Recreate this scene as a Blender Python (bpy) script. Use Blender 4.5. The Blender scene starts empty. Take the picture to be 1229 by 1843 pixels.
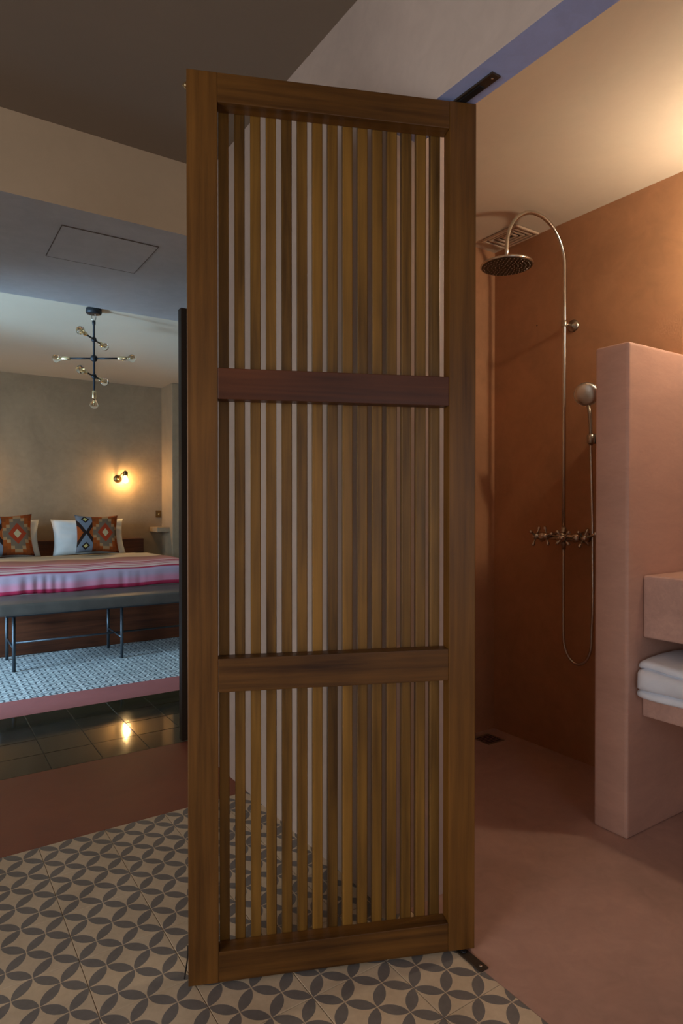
import bpy, bmesh, math, random
from mathutils import Vector, Matrix
random.seed(4)
PI = math.pi
scene = bpy.context.scene
C = scene.collection

# ------------------------------------------------------------------ camera, world, large lights, exposure
# world axes: +Y runs along the wall beside the bathroom towards the bedroom, +X towards the shower wall
cam_d = bpy.data.cameras.new('camera'); cam = bpy.data.objects.new('camera', cam_d); C.objects.link(cam)
cam.location = (0, 0, 1.26)
cam.rotation_euler = (math.radians(90 - 0.57), 0, math.radians(-33.65))
cam_d.sensor_fit = 'VERTICAL'; cam_d.sensor_height = 36; cam_d.lens = 1152 / 1843 * 36
cam_d.clip_start = 0.02
scene.camera = cam

world = bpy.data.worlds.new('world'); scene.world = world; world.use_nodes = True
bg = world.node_tree.nodes['Background']; bg.inputs[0].default_value = (0.62, 0.78, 1.0, 1); bg.inputs[1].default_value = 0.25


def area(name, loc, rot, sx, sy, power, col, spread=180):
    l = bpy.data.lights.new(name, 'AREA'); l.shape = 'RECTANGLE'; l.size = sx; l.size_y = sy
    l.energy = power; l.color = col; l.spread = math.radians(spread)
    o = bpy.data.objects.new(name, l); C.objects.link(o); o.location = loc; o.rotation_euler = rot
    return o


YB_ = -2.2     # wall behind the camera
# daylight in the two window openings of the left wall (both beyond the frame's left edge)
area('daylight_entry', (-1.93, 0.45, 1.25), (0, -PI / 2, 0), 1.7, 1.3, 42, (1.0, 0.95, 0.91))
area('fill_back', (0.6, YB_ - 0.03, 1.3), (-PI / 2, 0, PI), 1.2, 1.4, 10, (0.80, 0.88, 1.0))  # added light behind the camera, cool fill for the bathroom
area('daylight_bedroom', (-1.93, 4.85, 1.2), (0, math.radians(-62), 0), 2.1, 0.9, 215, (0.42, 0.70, 1.0))
# sunlit terrace outside the bedroom window throwing light up through the opening
area('daylight_terrace', (-4.4, 4.3, 0.2), (0, math.radians(-115), 0), 1.0, 0.7, 540, (0.40, 0.70, 1.0))
LAMP_BED, LAMP_BATH = 270.0, 560.0

vs = scene.view_settings
vs.view_transform = 'Standard'; vs.look = 'None'; vs.exposure = -0.22; vs.gamma = 1.0; vs.use_curve_mapping = False


# ------------------------------------------------------------------ node helpers
class NT:
    def __init__(s, name):
        s.m = bpy.data.materials.new(name); s.m.use_nodes = True
        s.t = s.m.node_tree; s.n = s.t.nodes; s.b = s.n['Principled BSDF']

    def node(s, typ, **kw):
        n = s.n.new(typ)
        for k, v in kw.items(): setattr(n, k, v)
        return n

    def link(s, a, b): s.t.links.new(a, b)

    def put(s, sock, v):
        if hasattr(v, 'links') or isinstance(v, bpy.types.NodeSocket): s.link(v, sock)
        else: sock.default_value = v

    def math(s, op, a, b=0.0, c=None):
        n = s.node('ShaderNodeMath', operation=op); s.put(n.inputs[0], a); s.put(n.inputs[1], b)
        if c is not None: s.put(n.inputs[2], c)
        return n.outputs[0]

    def pos(s, kind='world'):
        if kind == 'world': return s.node('ShaderNodeNewGeometry').outputs['Position']
        n = s.node('ShaderNodeTexCoord'); return n.outputs['Object' if kind == 'object' else 'UV']

    def mapping(s, v, scale=(1, 1, 1), loc=(0, 0, 0), rot=(0, 0, 0)):
        n = s.node('ShaderNodeMapping'); s.link(v, n.inputs[0])
        s.put(n.inputs['Location'], loc); n.inputs['Scale'].default_value = scale; n.inputs['Rotation'].default_value = rot
        return n.outputs[0]

    def noise(s, v, scale, detail=4, rough=0.55, dist=0.0):
        n = s.node('ShaderNodeTexNoise'); s.link(v, n.inputs['Vector']); n.inputs['Scale'].default_value = scale
        n.inputs['Detail'].default_value = detail; n.inputs['Roughness'].default_value = rough; n.inputs['Distortion'].default_value = dist
        return n.outputs['Fac']

    def ramp(s, fac, stops, interp='LINEAR'):
        n = s.node('ShaderNodeValToRGB'); r = n.color_ramp; r.interpolation = interp
        while len(r.elements) < len(stops): r.elements.new(0.5)
        for e, (p, c) in zip(r.elements, stops):
            e.position = p; e.color = (*c, 1) if len(c) == 3 else c
        s.link(fac, n.inputs[0]); return n.outputs[0]

    def mix(s, fac, a, b, mode='MIX'):
        n = s.node('ShaderNodeMix', data_type='RGBA', blend_type=mode)
        s.put(n.inputs[0], fac); s.put(n.inputs[6], a if not isinstance(a, tuple) else (*a, 1)[:4]); s.put(n.inputs[7], b if not isinstance(b, tuple) else (*b, 1)[:4])
        return n.outputs[2]

    def bump(s, h, strength=0.2, dist=0.01):
        n = s.node('ShaderNodeBump'); n.inputs['Strength'].default_value = strength; n.inputs['Distance'].default_value = dist
        s.link(h, n.inputs['Height']); s.link(n.outputs[0], s.b.inputs['Normal'])

    def done(s, color, rough=0.6, metal=0.0, spec=0.5):
        s.put(s.b.inputs['Base Color'], color if not isinstance(color, tuple) else (*color, 1)[:4])
        s.put(s.b.inputs['Roughness'], rough); s.b.inputs['Metallic'].default_value = metal
        s.b.inputs['Specular IOR Level'].default_value = spec
        return s.m


def lin(r, g, b):
    f = lambda c: (c / 255 / 12.92) if c / 255 <= 0.04045 else ((c / 255 + 0.055) / 1.055) ** 2.4
    return (f(r), f(g), f(b))


def sc(c, k): return tuple(min(1, x * k) for x in c)


def plaster(name, col, var=0.18, rough=0.65, scale=2.2, bump=0.12, stretch=(1, 1, 1), spec=0.35):
    t = NT(name); p = t.mapping(t.pos('world'), stretch)
    a = t.noise(p, scale, 6, 0.62, 0.6); b = t.noise(p, scale * 7, 5, 0.6, 1.2)
    k = t.math('ADD', t.math('MULTIPLY', a, 0.7), t.math('MULTIPLY', b, 0.3))
    c = t.ramp(k, [(0.3, sc(col, 1 - var)), (0.5, col), (0.7, sc(col, 1 + var))])
    t.bump(t.noise(p, scale * 10, 5, 0.6, 0.4), bump, 0.006)
    return t.done(c, t.math('ADD', t.math('MULTIPLY', b, 0.16), rough - 0.08), 0, spec)


def wood(name, dark, light, axis, rough=0.38, var=0.5, fine=60, spec=0.4):
    """timber with the grain along one local axis; the tone varies from piece to piece"""
    t = NT(name); o = t.pos('object'); oi = t.node('ShaderNodeObjectInfo').outputs['Random']
    off = t.node('ShaderNodeCombineXYZ')
    for i in range(3): t.link(t.math('MULTIPLY', oi, 17.3 + 9 * i), off.inputs[i])
    s = [1, 1, 1]; s[axis] = 0.045
    p = t.mapping(o, tuple(s), off.outputs[0])
    g = t.noise(p, fine, 5, 0.6, 0.3); w = t.noise(p, fine * 0.22, 4, 0.55, 1.0); h = t.noise(t.mapping(o, (1, 1, 1), off.outputs[0]), 3.0, 3, 0.5)
    k = t.math('ADD', t.math('MULTIPLY', g, 0.45), t.math('MULTIPLY', w, 0.55))
    k = t.math('ADD', k, t.math('MULTIPLY', t.math('SUBTRACT', oi, 0.5), var * 0.5))
    k = t.math('ADD', k, t.math('MULTIPLY', t.math('SUBTRACT', h, 0.5), 0.35))
    mid = tuple((a * 0.5 + b * 0.5) for a, b in zip(dark, light))
    c = t.ramp(k, [(0.28, dark), (0.5, mid), (0.74, light)])
    t.bump(g, 0.12, 0.002)
    return t.done(c, t.math('ADD', t.math('MULTIPLY', w, 0.2), rough - 0.1), 0, spec)


def plain(name, col, rough=0.5, metal=0.0, spec=0.5, var=0.08, scale=30):
    t = NT(name); n = t.noise(t.pos('object'), scale, 3, 0.5)
    return t.done(t.ramp(n, [(0.3, sc(col, 1 - var)), (0.7, sc(col, 1 + var))]), rough, metal, spec)


# ------------------------------------------------------------------ materials
M = {}
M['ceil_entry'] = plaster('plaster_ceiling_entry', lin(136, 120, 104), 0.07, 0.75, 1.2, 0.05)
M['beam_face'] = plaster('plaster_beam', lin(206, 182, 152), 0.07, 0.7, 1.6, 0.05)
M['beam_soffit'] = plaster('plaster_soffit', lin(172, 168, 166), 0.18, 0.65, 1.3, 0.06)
M['white_wall'] = plaster('plaster_offwhite', lin(206, 190, 180), 0.13, 0.6, 1.8, 0.05)
M['lintel'] = plaster('plaster_bluegrey', lin(172, 188, 240), 0.12, 0.6, 4, 0.1)  # lintel underside tinted blue-grey, apart from the off-white wall
M['bed_wall'] = plaster('plaster_bedroom', lin(156, 132, 104), 0.22, 0.5, 1.4, 0.06)
M['bed_ceiling'] = plaster('plaster_bed_ceiling', lin(190, 176, 156), 0.05, 0.6, 1.2, 0.04)
M['bath_wall'] = plaster('plaster_terracotta', lin(176, 127, 92), 0.22, 0.5, 1.5, 0.06)
M['pink_wall'] = plaster('plaster_rose', lin(196, 155, 138), 0.12, 0.5, 2.4, 0.10, (1, 1, 3))
M['bath_ceiling'] = plaster('plaster_bath_ceiling', lin(206, 190, 170), 0.06, 0.7, 1.6, 0.05)
M['pink_floor'] = plaster('cement_pink_floor', lin(182, 146, 132), 0.22, 0.42, 2.0, 0.04)
M['band_floor'] = plaster('cement_terracotta_band', lin(140, 78, 56), 0.2, 0.5, 2.0, 0.04)
M['border_floor'] = plaster('cement_rose_border', lin(168, 98, 92), 0.12, 0.5, 2.0, 0.04)
M['counter'] = plaster('cement_counter', lin(196, 158, 144), 0.22, 0.45, 6, 0.08)
M['grout'] = plaster('grout', lin(96, 74, 54), 0.1, 0.9, 9, 0.1)
M['grout_pale'] = plaster('grout_pale', lin(190, 190, 186), 0.1, 0.9, 9, 0.1)
M['grout_dark'] = plaster('grout_dark', lin(96, 88, 74), 0.1, 0.8, 9, 0.1)

T = 0.2352; TX, TY = 0.371, 1.161      # cement tile size and one of its corners


def petal_tile():
    t = NT('cement_tile_petals'); w = t.pos('world')
    pitch = T / (2 * math.sqrt(2))
    sep = t.node('ShaderNodeSeparateXYZ'); t.link(w, sep.inputs[0])
    x = t.math('SUBTRACT', sep.outputs[0], TX); y = t.math('SUBTRACT', sep.outputs[1], TY)
    k = 1 / (pitch * math.sqrt(2))
    u = t.math('MULTIPLY', t.math('ADD', x, y), k); v = t.math('MULTIPLY', t.math('SUBTRACT', x, y), k)
    a = t.math('ABSOLUTE', t.math('SUBTRACT', t.math('FRACT', u), 0.5)); b = t.math('ABSOLUTE', t.math('SUBTRACT', t.math('FRACT', v), 0.5))
    def d(p, q):
        p1 = t.math('SUBTRACT', 1.0, p)
        return t.math('SQRT', t.math('ADD', t.math('MULTIPLY', p1, p1), t.math('MULTIPLY', q, q)))
    dist = t.math('MINIMUM', d(a, b), d(b, a))
    wob = t.math('MULTIPLY', t.math('SUBTRACT', t.noise(w, 40, 2), 0.5), 0.02)
    mask = t.math('SUBTRACT', 1.0, t.math('SMOOTHSTEP' if False else 'GREATER_THAN', t.math('ADD', dist, wob), 0.694))
    n = t.noise(w, 6, 5, 0.6); n2 = t.noise(w, 60, 4, 0.6)
    kk = t.math('ADD', t.math('MULTIPLY', n, 0.7), t.math('MULTIPLY', n2, 0.3))
    cream = t.ramp(kk, [(0.3, lin(198, 176, 146)), (0.7, lin(226, 206, 178))])
    grey = t.ramp(kk, [(0.3, lin(110, 104, 100)), (0.7, lin(134, 128, 124))])
    return t.done(t.mix(mask, cream, grey), t.math('ADD', t.math('MULTIPLY', n, 0.2), 0.38), 0, 0.35)


def bedroom_tile():
    t = NT('cement_tile_blue'); w = t.pos('world')
    sep = t.node('ShaderNodeSeparateXYZ'); t.link(w, sep.inputs[0])
    k = 2 / T
    u = t.math('MULTIPLY', t.math('SUBTRACT', sep.outputs[0], TX), k); v = t.math('MULTIPLY', t.math('SUBTRACT', sep.outputs[1], TY), k)
    a = t.math('ABSOLUTE', t.math('SUBTRACT', t.math('FRACT', u), 0.5)); b = t.math('ABSOLUTE', t.math('SUBTRACT', t.math('FRACT', v), 0.5))
    r = t.math('SQRT', t.math('ADD', t.math('MULTIPLY', a, a), t.math('MULTIPLY', b, b)))
    ring = t.math('LESS_THAN', t.math('ABSOLUTE', t.math('SUBTRACT', r, 0.36)), 0.055)
    star = t.math('LESS_THAN', t.math('MULTIPLY', a, b), 0.006)
    star = t.math('MULTIPLY', star, t.math('LESS_THAN', r, 0.3))
    dia = t.math('LESS_THAN', t.math('ABSOLUTE', t.math('SUBTRACT', t.math('ADD', a, b), 0.78)), 0.05)
    m = t.math('MAXIMUM', ring, t.math('MAXIMUM', star, dia))
    n = t.noise(w, 5, 5, 0.6)
    base = t.ramp(n, [(0.3, lin(198, 203, 200)), (0.7, lin(226, 229, 225))])
    return t.done(t.mix(t.math('MULTIPLY', m, 0.95), base, lin(74, 84, 90)), t.math('ADD', t.math('MULTIPLY', n, 0.2), 0.4), 0, 0.4)


def dark_tile():
    t = NT('cement_tile_dark_gloss'); w = t.pos('world')
    n = t.noise(w, 5, 5, 0.6, 0.8)
    c = t.ramp(n, [(0.35, lin(40, 32, 18)), (0.5, lin(56, 46, 24)), (0.68, lin(58, 40, 26))])
    t.bump(t.noise(w, 3, 2), 0.02, 0.01)
    return t.done(c, t.math('ADD', t.math('MULTIPLY', t.noise(w, 9, 3), 0.06), 0.04), 0, 0.9)


M['petal'] = petal_tile(); M['bedtile'] = bedroom_tile(); M['darktile'] = dark_tile()
TD, TL = lin(56, 32, 11), lin(132, 88, 36)
M['stile'] = wood('teak_upright', TD, TL, 2, 0.4, 0.25)
M['rail'] = wood('teak_crosswise', TD, TL, 0, 0.4, 0.25)
M['rail_red'] = wood('teak_crosswise_dark', lin(48, 24, 14), lin(104, 58, 32), 0, 0.4, 0.2)
M['slat'] = wood('teak_slat', lin(62, 39, 13), lin(156, 112, 46), 2, 0.42, 0.32)
M['bed_wood'] = wood('bed_wood', lin(58, 28, 14), lin(118, 62, 34), 0, 0.4, 0.2)
M['dark_leaf'] = wood('dark_door_wood', lin(26, 18, 10), lin(52, 36, 20), 2, 0.5, 0.2)
M['chrome'] = plain('brushed_nickel', (0.62, 0.58, 0.52), 0.2, 1.0, 0.5, 0.05)
M['satin'] = plain('satin_nickel', (0.75, 0.72, 0.66), 0.28, 1.0, 0.5, 0.03)
M['chrome_dull'] = plain('aged_nickel', (0.42, 0.37, 0.31), 0.3, 1.0, 0.5, 0.1)
M['iron'] = plain('blackened_iron', (0.025, 0.027, 0.032), 0.5, 0.6)
M['rust_iron'] = plain('brown_iron', (0.09, 0.068, 0.05), 0.5, 0.7)
M['steel_leg'] = plain('steel_leg', (0.07, 0.08, 0.09), 0.4, 0.7)
M['brass'] = plain('brass', (0.75, 0.62, 0.38), 0.25, 1.0)
M['old_brass'] = plain('aged_brass', (0.22, 0.14, 0.06), 0.35, 1.0)
M['white_plastic'] = plain('white_plastic', (0.7, 0.68, 0.62), 0.35)
M['vent'] = plain('vent_paint', lin(196, 168, 142), 0.6)
M['vent_dark'] = plain('vent_slot', lin(60, 44, 32), 0.8)
M['joint'] = plain('hatch_joint', lin(92, 80, 72), 0.8)
M['black'] = plain('black_rubber', (0.012, 0.011, 0.01), 0.6)
M['nozzle'] = plain('nozzle_plate', (0.09, 0.07, 0.05), 0.45, 0.8)
M['leather'] = plain('bench_leather', lin(84, 76, 68), 0.5, 0, 0.4, 0.18, 6)


def fabric(name, col, var=0.06, weave=400):
    t = NT(name); o = t.pos('object'); n = t.noise(o, 6, 4, 0.6)
    t.bump(t.noise(o, weave, 2), 0.15, 0.002)
    return t.done(t.ramp(n, [(0.3, sc(col, 1 - var)), (0.7, sc(col, 1 + var))]), 0.9, 0, 0.15)


M['linen'] = fabric('white_linen', (0.72, 0.7, 0.66)); M['towel'] = fabric('white_towel', (0.80, 0.84, 0.92), 0.05, 220)
M['mattress'] = fabric('mattress_fabric', (0.6, 0.57, 0.5))


def glass(name, tint):
    t = NT(name); t.b.inputs['Transmission Weight'].default_value = 1.0; t.b.inputs['IOR'].default_value = 1.25
    n = t.noise(t.pos('object'), 8, 2)
    return t.done(t.ramp(n, [(0.0, sc(tint, 0.96)), (1.0, tint)]), 0.03, 0, 0.5)


M['bulb_glass'] = glass('bulb_glass', (1.0, 0.95, 0.84))
M['pane'] = glass('window_glass', (1, 1, 1))


def glow(name, col, strength):
    t = NT(name); t.b.inputs['Emission Color'].default_value = (*col, 1); t.b.inputs['Emission Strength'].default_value = strength
    return t.done((0.9, 0.8, 0.6), 0.3)


M['bulb_bed'] = glow('lit_bulb_bedroom', (1.0, 0.62, 0.24), LAMP_BED)
M['bulb_bath'] = glow('lit_bulb_bathroom', (1.0, 0.83, 0.60), LAMP_BATH)


def spread_mat():
    """woven bedspread: bands across the bed by distance along the cloth (uv.y runs from the pillows to the hem)"""
    t = NT('striped_bedspread'); uv = t.pos('uv'); sep = t.node('ShaderNodeSeparateXYZ'); t.link(uv, sep.inputs[0])
    beige, brown, crim = lin(214, 192, 160), lin(150, 104, 92), lin(170, 20, 62)
    pink, white, lav = lin(204, 128, 144), lin(226, 200, 198), lin(172, 146, 158)
    L = 1.97
    st = [(0, beige), (0.56, beige), (0.565, brown), (0.95, lin(188, 132, 122)), (1.10, pink), (1.14, white), (1.2, white), (1.21, crim), (1.29, crim), (1.30, white),
          (1.37, pink), (1.44, pink), (1.46, white), (1.56, white), (1.57, crim), (1.60, crim), (1.61, white), (1.72, white), (1.765, white), (1.772, crim), (1.80, crim), (1.81, lav), (1.86, lav), (1.90, pink), (1.932, pink), (1.934, crim), (1.97, crim)]
    c = t.ramp(sep.outputs[1], [(p / L, q) for p, q in st])
    w = t.noise(t.mapping(uv, (1, 40, 1)), 12, 4, 0.6)
    c = t.mix(t.math('MULTIPLY', w, 0.18), c, (0.35, 0.22, 0.22), 'MIX')
    t.bump(t.noise(uv, 300, 2), 0.2, 0.003)
    return t.done(c, 0.9, 0, 0.1)


def kilim():
    """woven cushion front: stepped diamond to one side, grey-blue triangles in a dark cross at the other"""
    t = NT('kilim_weave'); uv = t.pos('uv'); sep = t.node('ShaderNodeSeparateXYZ'); t.link(uv, sep.inputs[0])
    u, v = sep.outputs[0], sep.outputs[1]
    av = t.math('ABSOLUTE', t.math('SUBTRACT', v, 0.5)); au = t.math('ABSOLUTE', t.math('SUBTRACT', u, 0.68))
    d = t.math('ADD', t.math('DIVIDE', t.math('FLOOR', t.math('MULTIPLY', au, 13)), 13), t.math('MULTIPLY', t.math('DIVIDE', t.math('FLOOR', t.math('MULTIPLY', av, 13)), 13), 0.8))
    ds = t.math('ADD', au, t.math('MULTIPLY', av, 0.75))
    rust, red, tan, grey, cream = lin(150, 70, 26), lin(158, 56, 30), lin(164, 124, 84), lin(112, 92, 72), lin(190, 168, 124)
    step = t.ramp(d, [(0, grey), (0.27, tan), (0.325, rust), (0.42, lin(130, 62, 26)), (0.55, lin(90, 40, 20))], 'CONSTANT')
    core = t.ramp(ds, [(0, cream), (0.085, red), (0.2, red)], 'CONSTANT')
    right = t.mix(t.math('LESS_THAN', ds, 0.2), step, core)
    bu = t.math('ABSOLUTE', t.math('SUBTRACT', u, 0.2))
    tri = t.math('SUBTRACT', t.math('MULTIPLY', av, 0.62), bu)
    left = t.ramp(t.math('ADD', t.math('MULTIPLY', tri, 1.0), 0.5), [(0, rust), (0.43, lin(30, 24, 24)), (0.52, lin(112, 120, 130))], 'CONSTANT')
    q = t.math('ADD', bu, t.math('MULTIPLY', t.math('ABSOLUTE', t.math('SUBTRACT', av, 0.36)), 1.0))
    left = t.mix(t.math('LESS_THAN', q, 0.10), left, lin(34, 30, 28)); left = t.mix(t.math('LESS_THAN', q, 0.05), left, lin(196, 180, 110))
    c = t.mix(t.math('LESS_THAN', u, 0.36), right, left)
    w = t.noise(t.mapping(uv, (1, 6, 1)), 40, 3)
    c = t.mix(t.math('MULTIPLY', w, 0.25), c, lin(90, 54, 30))
    t.bump(t.noise(uv, 160, 2), 0.3, 0.003)
    return t.done(c, 0.95, 0, 0.1)


M['spread'] = spread_mat(); M['kilim'] = kilim()


# ------------------------------------------------------------------ mesh helpers
def add_box(bm, x0, x1, y0, y1, z0, z1):
    v = [bm.verts.new(p) for p in ((x0, y0, z0), (x1, y0, z0), (x1, y1, z0), (x0, y1, z0), (x0, y0, z1), (x1, y0, z1), (x1, y1, z1), (x0, y1, z1))]
    return [bm.faces.new([v[i] for i in q]) for q in ((3, 2, 1, 0), (4, 5, 6, 7), (0, 1, 5, 4), (1, 2, 6, 5), (2, 3, 7, 6), (3, 0, 4, 7))]


def boxes(*bs, bevel=0.0, seg=2):
    bm = bmesh.new()
    for b in bs:
        t = bmesh.new(); add_box(t, *b)
        if bevel: bmesh.ops.bevel(t, geom=t.edges[:], offset=bevel, segments=seg, profile=0.6, affect='EDGES')
        me = bpy.data.meshes.new('tmp'); t.to_mesh(me); t.free(); bm.from_mesh(me); bpy.data.meshes.remove(me)
    return bm


def frames(pts):
    pts = [Vector(p) for p in pts]; ts = []
    for i in range(len(pts)):
        a = pts[max(0, i - 1)]; b = pts[min(len(pts) - 1, i + 1)]; ts.append((b - a).normalized())
    up = Vector((0, 0, 1)) if abs(ts[0].z) < 0.9 else Vector((1, 0, 0))
    n = ts[0].cross(up).normalized(); out = []
    for p, t in zip(pts, ts):
        n = (n - t * n.dot(t)).normalized(); out.append((p, n, t.cross(n)))
    return out


def tube(pts, r, seg=12, bm=None, cap=True):
    bm = bm or bmesh.new(); rr = r if isinstance(r, (list, tuple)) else [r] * len(pts); rings = []
    for (p, n, b), q in zip(frames(pts), rr):
        rings.append([bm.verts.new(p + (n * math.cos(2 * PI * k / seg) + b * math.sin(2 * PI * k / seg)) * q) for k in range(seg)])
    for a, c in zip(rings, rings[1:]):
        for k in range(seg):
            f = bm.faces.new((a[k], a[(k + 1) % seg], c[(k + 1) % seg], c[k])); f.smooth = True
    if cap: bm.faces.new(rings[0][::-1]); bm.faces.new(rings[-1])
    return bm


def turned(a, axis, prof, seg=20, bm=None):
    """profile (distance along axis, radius) turned about an axis through a"""
    a = Vector(a); d = Vector(axis).normalized()
    up = Vector((0, 0, 1)) if abs(d.z) < 0.9 else Vector((1, 0, 0)); n = d.cross(up).normalized(); b = d.cross(n)
    bm = bm or bmesh.new(); rings = []
    for s, r in prof:
        r = max(r, 1e-4)
        rings.append([bm.verts.new(a + d * s + (n * math.cos(2 * PI * k / seg) + b * math.sin(2 * PI * k / seg)) * r) for k in range(seg)])
    for p, q in zip(rings, rings[1:]):
        for k in range(seg):
            f = bm.faces.new((p[k], p[(k + 1) % seg], q[(k + 1) % seg], q[k])); f.smooth = True
    bm.faces.new(rings[0][::-1]); bm.faces.new(rings[-1])
    return bm


def grid_mesh(nu, nv, fn, closed=False):
    bm = bmesh.new(); uvl = bm.loops.layers.uv.new('UVMap')
    V = [[bm.verts.new(fn(i / nu, j / nv)) for j in range(nv + 1)] for i in range(nu + 1)]
    for i in range(nu):
        for j in range(nv):
            f = bm.faces.new((V[i][j], V[i + 1][j], V[i + 1][j + 1], V[i][j + 1])); f.smooth = True
            for l, (a, b) in zip(f.loops, ((i, j), (i + 1, j), (i + 1, j + 1), (i, j + 1))): l[uvl].uv = (a / nu, b / nv)
    return bm


def obj(name, bm, mat, parent=None, loc=None):
    if isinstance(bm, bmesh.types.BMesh):
        bmesh.ops.recalc_face_normals(bm, faces=bm.faces[:])
        me = bpy.data.meshes.new(name); bm.to_mesh(me); bm.free()
    else: me = bm
    if mat is not None and not me.materials:
        for m in (mat if isinstance(mat, (list, tuple)) else [mat]): me.materials.append(m)
    o = bpy.data.objects.new(name, me); C.objects.link(o)
    if parent is not None: o.parent = parent
    if loc is not None: o.location = loc
    return o


def tag(o, label, cat, group=None):
    o['label'] = label; o['category'] = cat
    if group: o['group'] = group
    return o


def thing(name, label, cat, loc=(0, 0, 0), rz=0.0, group=None):
    o = bpy.data.objects.new(name, None); C.objects.link(o); o.location = loc; o.rotation_euler = (0, 0, rz)
    o.empty_display_size = 0.1
    return tag(o, label, cat, group)


def struct(name, bm, mat, label=None):
    o = obj(name, bm, mat); o['kind'] = 'structure'
    if label: o['label'] = label
    return o


# ------------------------------------------------------------------ room shell
XW, XW2 = 1.21, 1.315          # wall with the bathroom opening: entry side and bathroom side
ZC, ZB, ZBED, ZL = 2.91, 2.68, 2.80, 2.388
XS, YS = 2.72, 2.53            # shower wall, bathroom end wall
XL, YB = -1.9, -2.2            # left outer wall, wall behind the camera
YJ = 1.537                     # jamb of the bathroom opening
YBED = 8.3

# floors
struct('floor', boxes((XL, 1.275, YB, TY + 6 * T, -0.12, -0.0022)), M['grout'], 'cement tile floor with grey petal pattern on cream')
fl = bpy.data.objects['floor']
g = 0.0008


def tile_mesh(name, w0, w1, h0, h1, mat, bev=0.0012):
    bm = bmesh.new(); add_box(bm, w0, w1, h0, h1, -0.012, 0)
    top = [e for e in bm.edges if all(v.co.z > -0.001 for v in e.verts)]
    bmesh.ops.bevel(bm, geom=top, offset=bev, segments=1, affect='EDGES')
    me = bpy.data.meshes.new(name); bm.to_mesh(me); bm.free(); me.materials.append(mat); return me


full = tile_mesh('petal_tile', g, T - g, g, T - g, M['petal'])
cutt = tile_mesh('petal_tile_cut', g, 1.2745 - (TX + 3 * T), g, T - g, M['petal'])
for i in range(-6, 4):
    for j in range(-6, 6):
        obj('tile', cutt if i == 3 else full, None, fl, (TX + i * T + 0.0, TY + j * T, random.uniform(-0.0005, 0.0003) * 0.6))
# the same tiling behind and beside the camera, where the photograph shows nothing
rest = boxes((XL, TX - 6 * T, YB, TY + 6 * T, -0.01, -0.0004), (TX - 6 * T, 1.2745, YB, TY - 6 * T, -0.01, -0.0004))
r_ = obj('tiling', rest, M['petal'], fl); r_['kind'] = 'stuff'

struct('floor_passage', boxes((XL, XW, TY + 6 * T, 3.30, -0.12, 0.0)), M['band_floor'], 'smooth terracotta cement band across the floor')
struct('floor_bathroom', boxes((1.275, XS, YB, YS, -0.12, 0.0005)), M['pink_floor'], 'smooth rose cement floor of the bathroom')
gd = struct('floor_threshold', boxes((XL, 3.4, 3.30, 4.243, -0.12, -0.0025)), M['grout_dark'], 'glossy dark square tiles before the bedroom')
dk = tile_mesh('dark_tile', 0.0012, T - 0.0012, 0.0012, T - 0.0012, M['darktile'], 0.0015)
for i in range(-6, 10):
    for j in range(4):
        t_ = obj('tile', dk, None, gd, (0.537 + i * T - T, 3.301 + j * T, 0))
        t_.rotation_euler = (random.uniform(-1, 1) * 0.003, random.uniform(-1, 1) * 0.003, 0)
struct('floor_border', boxes((XL, 3.4, 4.243, 4.6, -0.12, 0.0)), M['border_floor'], 'rose cement border strip edging the bedroom floor')
gb = struct('floor_bedroom', boxes((XL, 3.4, 4.6, YBED, -0.12, -0.002)), M['grout_pale'], 'pale patterned cement tile floor of the bedroom')
bt = tile_mesh('bedroom_tile', 0.001, T - 0.001, 0.001, T - 0.001, M['bedtile'])
JB = [4.6 + k * T for k in range(7)]
for i in range(-4, 13):
    for y in JB:
        obj('tile', bt, None, gb, (TX + i * T - T, y, random.uniform(-0.0006, 0.0003)))
r_ = obj('tiling', boxes((XL, TX - 5 * T, 4.6, YBED, -0.01, -0.0004), (TX - 5 * T, 3.4, JB[-1] + T, YBED, -0.01, -0.0004)), M['bedtile'], gb); r_['kind'] = 'stuff'

# ceilings
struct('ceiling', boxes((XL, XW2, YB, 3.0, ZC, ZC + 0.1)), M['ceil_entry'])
struct('ceiling_bathroom', boxes((XW2, XS + 0.1, YB, YS, ZB, ZB + 0.3)), M['bath_ceiling'])
struct('ceiling_bedroom', boxes((XL, 3.4, 4.42, YBED, ZBED, ZBED + 0.2)), M['bed_ceiling'])

# beam between entry and bedroom; soffit painted grey
bm = bmesh.new()
pl = [(XL, 3.0), (XW, 3.0), (XW, 3.285), (3.4, 3.285), (3.4, 4.42), (XL, 4.42)]
lo = [bm.verts.new((x, y, 2.564)) for x, y in pl]; hi = [bm.verts.new((x, y, ZC + 0.1)) for x, y in pl]
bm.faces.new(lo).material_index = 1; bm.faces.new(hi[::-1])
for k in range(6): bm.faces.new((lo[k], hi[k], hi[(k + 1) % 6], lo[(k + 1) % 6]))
struct('beam', bm, [M['beam_face'], M['beam_soffit']], 'deep plastered beam over the passage to the bedroom')

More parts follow.
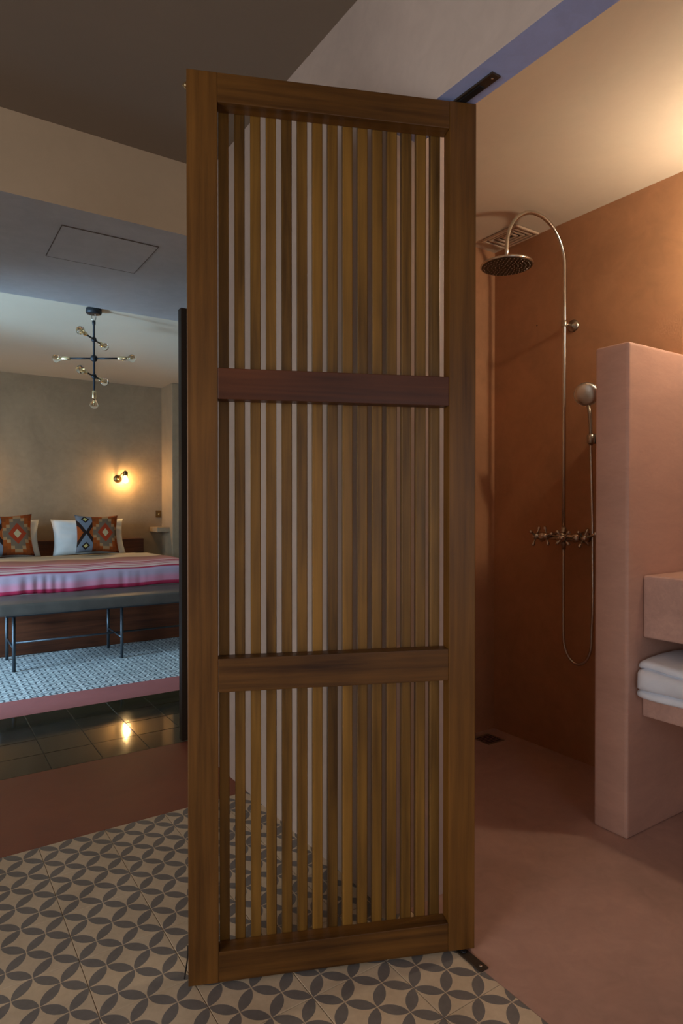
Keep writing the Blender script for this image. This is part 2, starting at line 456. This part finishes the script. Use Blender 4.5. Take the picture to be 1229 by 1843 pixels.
# walls
bm = bmesh.new()      # one wall with the bathroom opening cut out of it
XJ = 1.44      # the full-height stub is thicker than the panel over the opening
pl = [(XW, YJ), (XJ, YJ), (XJ, YS + 0.02), (XW2, YS + 0.02), (XW2, 3.285), (XW, 3.285)]
lo = [bm.verts.new((x, y, 0)) for x, y in pl]; hi = [bm.verts.new((x, y, ZC)) for x, y in pl]
bm.faces.new(lo); bm.faces.new(hi[::-1])
for k in range(6): bm.faces.new((lo[k], hi[k], hi[(k + 1) % 6], lo[(k + 1) % 6]))
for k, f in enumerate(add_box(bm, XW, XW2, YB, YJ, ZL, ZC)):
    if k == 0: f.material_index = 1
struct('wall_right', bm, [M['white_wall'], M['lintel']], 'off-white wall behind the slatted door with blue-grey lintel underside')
struct('wall_light_block', boxes((XL, -0.45, 3.0, 4.42, 0, 2.564)), M['beam_face'])  # unseen wall added to keep bedroom daylight off the right wall
struct('wall_shower', boxes((XS, XS + 0.12, YB, YS, 0, ZB)), M['bath_wall'], 'terracotta plastered wall carrying the shower')
struct('wall_bathroom_end', boxes((XW2, 3.4, YS, 3.285, 0, ZC)), [M['bath_wall']], 'terracotta plastered end wall of the shower')
W3 = (-0.02, 1.22, 0.6, 2.0)
struct('wall_back', boxes((XL, W3[0], YB - 0.12, YB, 0, ZC), (W3[1], 2.84, YB - 0.12, YB, 0, ZC), (W3[0], W3[1], YB - 0.12, YB, 0, W3[2]), (W3[0], W3[1], YB - 0.12, YB, W3[3], ZC)), M['white_wall'])
struct('window_3', boxes((W3[0], W3[0] + 0.05, YB - 0.11, YB - 0.06, W3[2], W3[3]), (W3[1] - 0.05, W3[1], YB - 0.11, YB - 0.06, W3[2], W3[3]), (W3[0], W3[1], YB - 0.11, YB - 0.06, W3[2], W3[2] + 0.05), (W3[0], W3[1], YB - 0.11, YB - 0.06, W3[3] - 0.05, W3[3])), M['dark_leaf'])  # unseen window frame, added to go with the cool back fill
pw = struct('wall_partition', boxes((2.222, XS, 1.40, 1.543, 0, 1.876), bevel=0.012, seg=3), M['pink_wall'], 'rose plastered half-height partition beside the shower')
struct('wall_bedroom_back', boxes((XL, 3.4, YBED, YBED + 0.12, 0, ZC)), M['bed_wall'], 'beige plastered wall behind the bed')
struct('wall_bedroom_right', boxes((3.4, 3.52, 3.0, YBED + 0.12, 0, ZC)), M['bed_wall'])
struct('wall_pilaster', boxes((2.689, 3.4, 7.876, YBED, 0, ZBED), bevel=0.008), M['bed_wall'], 'plastered pilaster at the corner beyond the bed')
# left outer wall with its two window openings
W1 = (-0.25, 1.15, 0.35, 2.15); W2 = (4.45, 5.3, 0.05, 2.3)
struct('wall_left', boxes((XL - 0.15, XL, YB, W1[0], 0, ZC), (XL - 0.15, XL, W1[0], W1[1], 0, W1[2]), (XL - 0.15, XL, W1[0], W1[1], W1[3], ZC), (XL - 0.15, XL, W1[1], W2[0], 0, ZC),
                          (XL - 0.15, XL, W2[0], W2[1], 0, W2[2]), (XL - 0.15, XL, W2[0], W2[1], W2[3], ZC), (XL - 0.15, XL, W2[1], YBED, 0, ZC)), M['white_wall'])
for n, (a, b, z0, z1) in ((1, W1), (2, W2)):
    f_ = struct('window_%d' % n, boxes((XL - 0.14, XL - 0.08, a, a + 0.05, z0, z1), (XL - 0.14, XL - 0.08, b - 0.05, b, z0, z1), (XL - 0.14, XL - 0.08, a, b, z0, z0 + 0.05), (XL - 0.14, XL - 0.08, a, b, z1 - 0.05, z1),
                                    (XL - 0.13, XL - 0.09, (a + b) / 2 - 0.025, (a + b) / 2 + 0.025, z0, z1)), M['dark_leaf'])

# service hatch flush in the beam's soffit
h_ = thing('access_hatch', 'square plastered access hatch in the grey underside of the beam', 'hatch', (0.80, 3.42, 2.564))
obj('panel', boxes((-0.225, 0.225, -0.215, 0.215, -0.004, 0.0), bevel=0.001, seg=1), M['beam_soffit'], h_)
for x0, x1, y0, y1 in ((-0.228, -0.225, -0.218, 0.218), (0.225, 0.228, -0.218, 0.218), (-0.225, 0.225, -0.218, -0.215), (-0.225, 0.225, 0.215, 0.218)):
    obj('joint', boxes((x0, x1, y0, y1, -0.0045, 0)), M['joint'], h_)

# ------------------------------------------------------------------ slatted pivot door
DW, DH, D0 = 0.786, 2.378, 0.012
door = thing('slatted_door', 'tall teak pivot door of upright slats in a three-bay frame', 'door', (0.582, 1.591, 0), math.radians(-22.98))
FT, SW = 0.047, 0.078
obj('stile', boxes((0, SW, 0, FT, D0, DH), bevel=0.0025), M['stile'], door)
obj('stile', boxes((DW - SW, DW, 0, FT, D0, DH), bevel=0.0025), M['stile'], door)
for z0, z1, m in ((2.302, DH, 'rail'), (1.537, 1.6176, 'rail_red'), (0.7727, 0.8606, 'rail'), (D0, 0.092, 'rail')):
    obj('rail', boxes((SW, DW - SW, 0.0008, FT, z0, z1), bevel=0.002), M[m], door)
sm = bpy.data.meshes.new('slat'); bm = boxes((-0.0135, 0.0135, 0, 0.024, 0.03, 2.36), bevel=0.0018, seg=1); bm.to_mesh(sm); bm.free(); sm.materials.append(M['slat'])
for i in range(15):
    obj('slat', sm, None, door, (0.0936 + 0.0422 * i, FT + 0.0006, 0))
# back boards that clamp the slats at top and bottom
obj('slat_clamp', boxes((0.01, DW - 0.01, FT + 0.0255, FT + 0.035, 2.352, 2.372), bevel=0.001, seg=1), M['rail'], door)
obj('slat_clamp', boxes((0.01, DW - 0.01, FT + 0.0255, FT + 0.035, 0.02, 0.04), bevel=0.001, seg=1), M['rail'], door)
obj('roller_catch', turned((0.0, 0.024, 2.35), (-1, 0, 0), [(0, 0.008), (0.004, 0.008), (0.006, 0.005), (0.009, 0.004), (0.011, 0.001)], 14), M['brass'], door)['label'] = 'small bright brass catch'
obj('draught_strip', tube([(-0.002, 0.03, 0.1), (-0.004, 0.03, 0.06), (-0.010, 0.032, 0.02), (-0.011, 0.032, 0.012)], 0.0022, 6), M['black'], door)['label'] = 'black rubber strip end'

# pivot hardware on lintel and floor
ph = thing('pivot_bracket', 'dark iron pivot plate screwed under the blue-grey lintel', 'hinge', (1.268, 1.235, ZL))
obj('plate', boxes((-0.016, 0.016, -0.06, 0.11, -0.006, 0), bevel=0.001, seg=1), M['rust_iron'], ph)
obj('pivot_arm', boxes((-0.010, 0.010, -0.01, 0.10, -0.009, -0.006), bevel=0.001, seg=1), M['iron'], ph)
for y in (-0.045, 0.02): obj('screw', turned((0, y, -0.006), (0, 0, -1), [(0, 0.004), (0.001, 0.0038), (0.002, 0.002)], 10), M['chrome'], ph)
ph = thing('pivot_shoe', 'brown iron floor pivot under the slatted door corner', 'hinge', (1.276, 1.262, 0.0005))
obj('plate', boxes((-0.015, 0.015, -0.045, 0.06, 0, 0.005), bevel=0.001, seg=1), M['rust_iron'], ph)
obj('pin', turned((0, 0.035, 0.005), (0, 0, 1), [(0, 0.008), (0.006, 0.008)], 12), M['iron'], ph)
obj('screw', turned((0, -0.03, 0.005), (0, 0, 1), [(0, 0.005), (0.0012, 0.0048), (0.0022, 0.003)], 12), M['chrome'], ph)

# dark door leaf folded against the wall at the passage
dl = thing('folded_door', 'dark brown wooden door folded back beyond the slatted door', 'door', (1.172, 3.287, 0))
obj('stile', boxes((0, 0.09, 0, 0.045, 0.01, 2.305), bevel=0.002), M['dark_leaf'], dl)
obj('stile', boxes((0.66, 0.75, 0, 0.045, 0.01, 2.305), bevel=0.002), M['dark_leaf'], dl)
for z0, z1 in ((0.01, 0.13), (1.1, 1.22), (2.205, 2.305)): obj('rail', boxes((0.09, 0.66, 0, 0.045, z0, z1), bevel=0.002), M['dark_leaf'], dl)
for z0, z1 in ((0.13, 1.1), (1.22, 2.205)): obj('panel', boxes((0.09, 0.66, 0.012, 0.032, z0, z1)), M['dark_leaf'], dl)

# ------------------------------------------------------------------ shower
YP, XP = 2.012, 2.65
sh = thing('shower_column', 'nickel shower column with gooseneck and rain head on terracotta wall', 'shower', (0, 0, 0))
RA = 0.205; zc = 2.43; xc = XP - RA
pts = [(XP, YP, 1.10), (XP, YP, 1.6), (XP, YP, 2.1), (XP, YP, zc)]
pts += [(xc + RA * math.cos(a), YP, zc + RA * math.sin(a)) for a in [PI * k / 24 for k in range(1, 25)]]
pts += [(xc - RA, YP, 2.372)]
obj('riser_pipe', tube(pts, 0.0095, 14), M['chrome'], sh)
hd = obj('rain_head', turned((xc - RA, YP, 2.39), (0.0, 0, -1), [(0, 0.012), (0.018, 0.014), (0.022, 0.03), (0.028, 0.085), (0.034, 0.116), (0.042, 0.119), (0.045, 0.116)], 40), M['chrome'], sh)
bm = turned((xc - RA, YP, 2.3455), (0, 0, -1), [(0, 0.112), (0.002, 0.112)], 40)
obj('spray_plate', bm, M['nozzle'], hd)
bm = bmesh.new()
for r in range(1, 7):
    for k in range(6 * r):
        a = 2 * PI * k / (6 * r)
        turned((xc - RA + 0.0168 * r * math.cos(a), YP + 0.0168 * r * math.sin(a), 2.3435), (0, 0, -1), [(0, 0.0028), (0.003, 0.0016)], 6, bm)
o = obj('nozzles', bm, M['chrome_dull'], hd); o['kind'] = 'stuff'
br = obj('wall_bracket', tube([(XP, YP, 2.15), (XS - 0.008, YP, 2.15)], 0.007, 12), M['chrome_dull'], sh)
obj('rosette', turned((XS - 0.0005, YP, 2.15), (-1, 0, 0), [(0, 0.031), (0.004, 0.031), (0.009, 0.024), (0.014, 0.012), (0.02, 0.009)], 24), M['chrome_dull'], br)
obj('clip', turned((XP, YP, 2.135), (0, 0, 1), [(0, 0.013), (0.003, 0.0145), (0.027, 0.0145), (0.03, 0.013)], 16), M['chrome_dull'], br)

# mixer
XV, ZV = 2.635, 1.105
vb = obj('mixer_body', turned((XV, YP + 0.135, ZV), (0, -1, 0), [(0, 0.012), (0.01, 0.020), (0.03, 0.022), (0.036, 0.017), (0.115, 0.017), (0.122, 0.026), (0.148, 0.026), (0.155, 0.017), (0.204, 0.017), (0.21, 0.022), (0.23, 0.020), (0.24, 0.012)], 20), M['chrome'], sh)
for s in (1, -1):
    y = YP + s * 0.075
    obj('inlet', turned((XV, y, ZV), (1, 0, 0), [(0.0, 0.013), (XS - XV - 0.02, 0.013), (XS - XV - 0.012, 0.027), (XS - XV - 0.0008, 0.030)], 18), M['chrome_dull'], vb)
obj('riser_collar', turned((XP, YP, ZV), (0, 0, 1), [(0, 0.016), (0.03, 0.016), (0.036, 0.013), (0.05, 0.011)], 16), M['chrome_dull'], vb)
obj('hose_outlet', turned((XP, YP, ZV), (0, 0, -1), [(0, 0.015), (0.035, 0.015), (0.04, 0.011), (0.06, 0.009)], 16), M['chrome_dull'], vb)


def cross_handle(c, d, parent, rot, R=0.042):
    d = Vector(d).normalized(); u = d.cross(Vector((0, 0, 1))).normalized() if abs(d.z) < 0.9 else Vector((1, 0, 0)); w = d.cross(u)
    h = obj('cross_handle', turned(c, d, [(0, 0.010), (0.012, 0.010), (0.014, 0.015), (0.034, 0.015), (0.04, 0.012), (0.045, 0.006), (0.047, 0.001)], 16), M['chrome'], parent)
    cc = Vector(c) + d * 0.024
    for k in range(4):
        a = rot + k * PI / 2; e = u * math.cos(a) + w * math.sin(a)
        obj('spoke', turned(cc + e * 0.01, e, [(0, 0.0055), (R - 0.018, 0.0045), (R - 0.014, 0.0075), (R - 0.006, 0.009), (R + 0.002, 0.007), (R + 0.004, 0.002)], 10), M['chrome'], h)
    return h


cross_handle((XV, YP + 0.13, ZV), (0, 1, 0), sh, 0.5)
cross_handle((XV, YP - 0.10, ZV), (0, -1, 0), sh, 0.9)
cross_handle((XV - 0.02, YP + 0.05, ZV + 0.005), (-1, 0.25, 0), sh, 0.3, 0.036)
cross_handle((XV - 0.02, YP - 0.035, ZV), (-1, -0.25, 0), sh, 0.75, 0.034)
obj('lever', tube([(XV, YP - 0.14, ZV + 0.005), (XV, YP - 0.175, ZV + 0.016), (XV - 0.002, YP - 0.20, ZV + 0.032)], [0.006, 0.007, 0.010], 12), M['chrome'], sh)

# hand shower with its hose, hung in a wall holder
YH = 1.873
hs = thing('hand_shower', 'round white-faced hand shower with hose beside partition wall', 'hand shower', (0, 0, 0))
hc = Vector((2.632, YH, 1.785)); face = Vector((-0.86, -0.40, -0.32)).normalized()
head = obj('head', turned(hc - face * 0.022, face, [(0, 0.012), (0.004, 0.034), (0.012, 0.050), (0.022, 0.0565), (0.030, 0.0565)], 32), M['chrome'], hs)
obj('face_plate', turned(hc + face * 0.0082, face, [(0, 0.0545), (0.003, 0.053), (0.008, 0.042), (0.011, 0.025), (0.012, 0.005)], 32), M['satin'], head)
obj('handle', tube([(2.645, YH, 1.735), (2.656, YH - 0.001, 1.69), (2.66, YH - 0.003, 1.63), (2.66, YH - 0.004, 1.545)], [0.009, 0.0085, 0.008, 0.0095], 12), M['chrome_dull'], hs)
hp = [(2.66, YH - 0.004, 1.55), (2.66, YH - 0.008, 1.4), (2.66, YH - 0.014, 1.2), (2.658, YH - 0.018, 1.0), (2.655, YH - 0.022, 0.8), (2.652, YH - 0.018, 0.66)]
ya, yb = YH - 0.018, YP
hp += [(2.652, (ya + yb) / 2 - (yb - ya) / 2 * math.cos(a), 0.62 - 0.125 * math.sin(a)) for a in [PI * k / 12 for k in range(0, 13)]]
hp += [(2.65, YP, 0.7), (2.65, YP, 0.85), (2.65, YP, 0.98), (2.65, YP, 1.05)]


def smooth_path(P, n=6):
    P = [Vector(p) for p in P]; out = []
    for i in range(len(P) - 1):
        p0, p1, p2, p3 = P[max(i - 1, 0)], P[i], P[i + 1], P[min(i + 2, len(P) - 1)]
        for k in range(n):
            t = k / n
            out.append(0.5 * ((2 * p1) + (p2 - p0) * t + (2 * p0 - 5 * p1 + 4 * p2 - p3) * t * t + (3 * p1 - p0 - 3 * p2 + p3) * t ** 3))
    out.append(P[-1]); return out


sp = smooth_path(hp, 10)
obj('hose', tube(sp, [0.0075 if k % 2 else 0.0068 for k in range(len(sp))], 10), M['chrome'], hs)
ho = thing('shower_holder', 'dark square wall holder clasping the hand shower', 'holder', (XS, YH - 0.01, 1.575))
obj('mount', boxes((-0.045, -0.0008, -0.035, 0.015, -0.022, 0.022), bevel=0.004), M['chrome_dull'], ho)
obj('clasp', turned((-0.06, 0.006, -0.022), (0, 0, 1), [(0, 0.015), (0.004, 0.018), (0.04, 0.018), (0.044, 0.015)], 18), M['chrome_dull'], ho)
obj('anchor_hole', turned((XS - 0.0002, 2.235, 2.235), (-1, 0, 0), [(0, 0.004), (0.0006, 0.004)], 10), M['black'], bpy.data.objects['wall_shower'])
bpy.data.objects['anchor_hole'].location.z = -0.03

# ceiling air diffuser of nested square frames
vt = thing('ceiling_vent', 'square ceiling air vent of nested frames above the shower', 'vent', (2.612, 2.325, ZB))
obj('backing', boxes((-0.085, 0.085, -0.115, 0.115, -0.003, 0)), M['vent_dark'], vt)
for k in range(4):
    a, b = 0.088 - k * 0.021, 0.118 - k * 0.028; w = 0.011; z = -0.014 + 0.002 * k
    obj('frame', boxes((-a, a, -b, -b + w, z, -0.003), (-a, a, b - w, b, z, -0.003), (-a, -a + w, -b + w, b - w, z, -0.003), (a - w, a, -b + w, b - w, z, -0.003)), M['vent'], vt)
dr = thing('floor_drain', 'small dark square drain grate in the shower floor corner', 'drain', (2.565, 2.425, 0.0005))
obj('frame', boxes((-0.06, 0.06, -0.06, -0.05, 0, 0.003), (-0.06, 0.06, 0.05, 0.06, 0, 0.003), (-0.06, -0.05, -0.05, 0.05, 0, 0.003), (0.05, 0.06, -0.05, 0.05, 0, 0.003)), M['chrome_dull'], dr)
for k in range(6): obj('bar', boxes((-0.05, 0.05, -0.042 + k * 0.0155, -0.036 + k * 0.0155, 0, 0.0025)), M['iron'], dr)

# ------------------------------------------------------------------ vanity
XF = 2.316
vc = tag(obj('vanity_counter', boxes((XF, XS - 0.001, -1.2, 1.399, 0.755, 0.994), bevel=0.012, seg=3), M['counter']), 'thick rose cement vanity counter beside the partition', 'counter')
vsf = tag(obj('vanity_shelf', boxes((XF, XS - 0.001, -1.2, 1.399, 0.453, 0.53), bevel=0.008, seg=2), M['counter']), 'rose cement shelf under the counter holding the towel', 'shelf')


def towel():
    """three thick folds with round noses hanging a little over the shelf's front"""
    prof = [(2.62, 0.531), (2.45, 0.531), (2.318, 0.532)]
    noses = [(0.533, 0.565, 2.262, 0.022), (0.565, 0.640, 2.250, 0.030), (0.640, 0.674, 2.272, 0.03)]
    for z0, z1, xn, dx in noses:
        zc = (z0 + z1) / 2; rr = (z1 - z0) / 2
        for k in range(9):
            a = -PI / 2 + PI * k / 8
            prof.append((xn + dx * (1 - math.cos(a)) ** 1.2, zc + rr * math.sin(a)))
    prof += [(2.33, 0.679), (2.42, 0.686), (2.52, 0.688), (2.60, 0.680), (2.625, 0.655), (2.63, 0.60), (2.628, 0.55)]
    bm = bmesh.new(); rows = []; n = 28
    for i in range(n + 1):
        q = i / n; y = 1.388 - 0.46 * q
        e = min(q, 1 - q) * 0.46; k = 1 - 0.06 * max(0.0, 1 - e / 0.03) ** 2
        rows.append([bm.verts.new((2.45 + (x - 2.45) * k + 0.004 * math.sin(13 * q + 40 * z), y + 0.006 * math.sin(60 * z), max(0.531, 0.531 + (z - 0.531) * (1 - (1 - k) * 0.8) + (0.004 * math.sin(9 * q + 6 * x) if z > 0.6 else 0)))) for x, z in prof])
    m = len(prof)
    for a, b in zip(rows, rows[1:]):
        for j in range(m):
            f = bm.faces.new((a[j], a[(j + 1) % m], b[(j + 1) % m], b[j])); f.smooth = True
    bm.faces.new(rows[0]); bm.faces.new(rows[-1][::-1])
    return bm


tag(obj('folded_towel', towel(), M['towel']), 'thick folded white towel on the shelf under the counter', 'towel')


def bulb_profile(r, l): return [(0, r * 0.42), (l * 0.12, r * 0.44), (l * 0.3, r * 0.62), (l * 0.5, r * 0.93), (l * 0.66, r), (l * 0.8, r * 0.9), (l * 0.92, r * 0.55), (l, r * 0.05)]


def wall_lamp(label, base, out, side, bulbmat, drop=0.045):
    """rosette on the wall, short arm, upright socket with the bulb hanging below"""
    base = Vector(base); out = Vector(out).normalized(); side = Vector(side).normalized()
    t = thing('wall_lamp', label, 'lamp', base)
    obj('rosette', turned((0, 0, 0), out, [(0.0006, 0.05), (0.006, 0.05), (0.012, 0.04), (0.018, 0.015), (0.03, 0.012)], 24), M['old_brass'], t)
    e = out * 0.13 + side * 0.06
    obj('arm', tube([out * 0.025, out * 0.06 + side * 0.02 + Vector((0, 0, 0.05)), e + Vector((0, 0, 0.10)), e + Vector((0, 0, 0.085))], 0.007, 10), M['old_brass'], t)
    obj('socket', turned(e + Vector((0, 0, 0.10)), (0, 0, -1), [(0, 0.012), (0.01, 0.026), (0.02, 0.03), (0.06, 0.03), (0.066, 0.024)], 18), M['old_brass'], t)
    obj('bulb', turned(e + Vector((0, 0, 0.034)), (0, 0, -1), bulb_profile(0.033, 0.09), 18), bulbmat, t)
    return t


wall_lamp('aged brass wall lamp with lit bulb on the shower wall above the counter', (XS, 1.0, 2.36), (-1, 0, 0), (0, 1, 0), M['bulb_bath'])
wall_lamp('lit aged brass wall lamp above the cushion by the pilaster', (2.13, YBED, 1.597), (0, -1, 0), (1, 0, 0), M['bulb_bed'])
wall_lamp('lit aged brass wall lamp on the far side of the bed from the pilaster', (0.42, YBED, 1.597), (0, -1, 0), (-1, 0, 0), M['bulb_bed'])

# ------------------------------------------------------------------ bedroom
tag(obj('wall_shelf', boxes((2.53, 2.689, 7.98, YBED, 0.925, 0.985), bevel=0.006), M['bed_wall']), 'small plaster ledge shelf beside the pilaster', 'shelf')
sw = thing('light_switch', 'small brass switch plate above the plaster ledge', 'switch', (2.645, YBED, 1.151))
obj('plate', boxes((-0.035, 0.035, -0.008, 0, -0.045, 0.045), bevel=0.002), M['old_brass'], sw)
obj('toggle', boxes((-0.006, 0.006, -0.02, -0.008, -0.012, 0.012), bevel=0.002), M['brass'], sw)

BX0, BX1, BY0, BY1 = 0.23, 2.33, 5.96, 8.16
bed = thing('bed', 'wide bed with dark reddish wood base and low headboard', 'bed', (0, 0, 0))
obj('base', boxes((BX0 - 0.05, BX1 + 0.05, BY0, BY1, 0.0, 0.40), bevel=0.01), M['bed_wood'], bed)
obj('mattress', boxes((BX0 + 0.01, BX1 - 0.01, BY0 + 0.06, BY1 - 0.01, 0.40, 0.672), bevel=0.05, seg=4), M['mattress'], bed)
obj('headboard', boxes((BX0 - 0.1, 2.415, BY1, YBED - 0.001, 0.0, 0.845), bevel=0.008), M['bed_wood'], bed)


def spread(u, v):
    """u across the bed with a short side drop, v from the pillows over the foot edge to the hem"""
    W = BX1 - BX0; side = 0.16; tot = W + 2 * side; L = 1.97; top = 1.80
    s = u * tot - side; run = v * L
    zt = 0.689 + 0.006 * math.sin(3.1 * s + 1.3 * run) + 0.004 * math.sin(11 * s + 4 * run)
    y0 = 7.735
    x = BX0 + s; y = y0 - min(run, top); z = zt
    d = 0.0
    R = 0.035
    if run > top:
        q = run - top; z -= q; y -= 0.012 + (0.007 * math.sin(26 * s + 4 * math.sin(5 * s)) + 0.004 * math.sin(61 * s + 3 * math.sin(9 * s))) * min(1, q / 0.08) * (0.6 + 0.4 * math.sin(2.3 * s + 1))
        z += 0.0
    elif run > top - R: z -= 0.5 * (run - top + R) ** 2 / R * 0.6
    if s < 0: z -= -s; x = BX0 - 0.012 - 0.012 * math.sin(24 * run) * min(1, -s / 0.1)
    elif s > W: z -= s - W; x = BX1 + 0.012 + 0.012 * math.sin(24 * run) * min(1, (s - W) / 0.1)
    return (x, y, z)


o = obj('bedspread', grid_mesh(190, 110, spread), M['spread'])
md = o.modifiers.new('thickness', 'SOLIDIFY'); md.thickness = 0.006; md.offset = 1
tag(o, 'beige bedspread with crimson and pink stripes and a gathered pink drop', 'bedspread')


def pillow(w, h, t, n=22, pinch=0.10, fluff=0.0):
    """stuffed cushion standing in its local XZ plane, front towards -Y"""
    def pt(i, j, sgn):
        a = -1 + 2 * i / n; b = -1 + 2 * j / n
        k = (1 - a ** 4) * (1 - b ** 4); k = max(k, 0) ** 0.45
        x = a * w / 2 * (1 - pinch * (1 - b * b)); z = b * h / 2 * (1 - pinch * (1 - a * a))
        wr = fluff * math.sin(7 * a + 5 * b) * math.cos(9 * b - 3 * a) * k
        return (x, sgn * (t / 2 * k + wr), z)
    bm = bmesh.new(); uvl = bm.loops.layers.uv.new('UVMap')
    F = [[bm.verts.new(pt(i, j, -1)) for j in range(n + 1)] for i in range(n + 1)]
    B = [[F[i][j] if i in (0, n) or j in (0, n) else bm.verts.new(pt(i, j, 1)) for j in range(n + 1)] for i in range(n + 1)]
    for G, rev in ((F, False), (B, True)):
        for i in range(n):
            for j in range(n):
                q = [(i, j), (i + 1, j), (i + 1, j + 1), (i, j + 1)]
                if rev: q = q[::-1]
                f = bm.faces.new([G[a][b] for a, b in q]); f.smooth = True
                for l, (a, b) in zip(f.loops, q): l[uvl].uv = (a / n, b / n)
    return bm


def stand(o, x, y, z, lean, rz=0.0, roll=0.0):
    o.location = (x, y, z); o.rotation_euler = (-lean, roll, rz)
    return o


PW = 0.36
stand(tag(obj('pillow', pillow(0.82, 0.44, 0.17, 24, 0.07, 0.010), M['linen']), 'white pillow behind the cushion nearer the pilaster', 'pillow', 'white pillows on the bed'), 1.71, 7.97, 0.89, 0.32)
stand(tag(obj('pillow', pillow(0.82, 0.44, 0.17, 24, 0.07, 0.010), M['linen']), 'white pillow behind the cushion farther from the pilaster', 'pillow', 'white pillows on the bed'), 0.77, 7.97, 0.89, 0.32)
stand(tag(obj('cushion', pillow(0.48, 0.46, 0.17, 24, 0.10, 0.004), M['kilim']), 'rust kilim cushion with diamond motif nearer the pilaster', 'cushion', 'kilim cushions on the bed'), 1.755, 7.76, 0.93, 0.30, -0.05, 0.02)
stand(tag(obj('cushion', pillow(0.50, 0.48, 0.17, 24, 0.10, 0.004), M['kilim']), 'rust kilim cushion with diamond motif farther from the pilaster', 'cushion', 'kilim cushions on the bed'), 0.83, 7.74, 0.935, 0.30, 0.03, -0.02)

# bench at the foot of the bed
bn = thing('bench', 'long grey upholstered bench on thin steel legs at the bed foot', 'bench', (0, 0, 0))
obj('cushion_top', boxes((0.50, 2.34, 5.33, 5.89, 0.432, 0.520), bevel=0.024, seg=4), M['leather'], bn)
for f in bpy.data.objects['cushion_top'].data.polygons: f.use_smooth = True
obj('seat_frame', boxes((0.56, 2.28, 5.38, 5.41, 0.418, 0.434), (0.56, 2.28, 5.84, 5.87, 0.418, 0.434)), M['steel_leg'], bn)
for x in (0.615, 1.415, 2.215):
    for y in (5.40, 5.85): obj('leg', tube([(x, y, 0), (x, y, 0.43)], 0.0125, 12), M['steel_leg'], bn)
    obj('cross_stretcher', tube([(x, 5.40, 0.175), (x, 5.85, 0.175)], 0.008, 10), M['steel_leg'], bn)
obj('long_stretcher', tube([(0.615, 5.625, 0.175), (2.215, 5.625, 0.175)], 0.008, 10), M['steel_leg'], bn)

# seven-bulb pendant
ca, sa = math.cos(math.radians(33.65)), math.sin(math.radians(33.65))
pd = thing('pendant_lamp', 'black rod pendant lamp with seven unlit bulbs over the bench', 'lamp', (1.171, 5.258, ZBED))
R_ = Vector((ca, -sa, 0)); F_ = Vector((sa, ca, 0)); Z0 = -ZBED
obj('canopy', turned((0, 0, 0), (0, 0, -1), [(0, 0.058), (0.03, 0.06), (0.04, 0.055), (0.043, 0.03)], 28), M['iron'], pd)
obj('hook', tube([(0.0 + 0.016 * math.cos(a), 0, -0.066 + 0.028 * math.sin(a)) for a in [2 * PI * k / 20 for k in range(21)]], 0.003, 8), M['chrome_dull'], pd)
obj('stem', turned((0, 0, -0.09), (0, 0, -1), [(0, 0.006), (0.006, 0.013), (0.03, 0.013), (0.033, 0.0085), (0.535, 0.0085)], 14), M['iron'], pd)
zU, zM, zL = 2.561 + Z0, 2.413 + Z0, 2.273 + Z0


def bulb_arm(c, d, rod, sock=0.065):
    d = Vector(d).normalized(); c = Vector(c)
    ob = obj('arm', turned(c, d, [(0, 0.0065), (rod, 0.0065)], 12), M['iron'], pd)
    so = obj('socket', turned(c + d * rod, d, [(0, 0.008), (0.006, 0.014), (0.02, 0.0165), (sock - 0.004, 0.0165), (sock, 0.015)], 16), M['brass'], pd)
    b = obj('bulb', turned(c + d * (rod + sock), d, bulb_profile(0.032, 0.078), 18), M['bulb_glass'], pd)
    obj('filament', tube([c + d * (rod + sock + 0.004), c + d * (rod + sock + 0.03), c + d * (rod + sock + 0.05)], [0.006, 0.003, 0.005], 8), M['brass'], b)


for z, rr in ((zU, 0.021), (zM, 0.028), (zL, 0.021)):
    obj('hub', turned((0, 0, z + rr), (0, 0, -1), [(0, 0.006), (rr * 0.35, rr * 0.8), (rr, rr), (rr * 1.65, rr * 0.8), (rr * 2, 0.006)], 18), M['iron'], pd)
bulb_arm((0, 0, zM), R_, 0.185); bulb_arm((0, 0, zM), -R_, 0.185)
for z in (zU, zL):
    dd = -F_
    bulb_arm((0, 0, z), dd, 0.145); bulb_arm((0, 0, z), -dd, 0.115)
bulb_arm((0, 0, zL - 0.02), (0, 0, -1), 0.09)
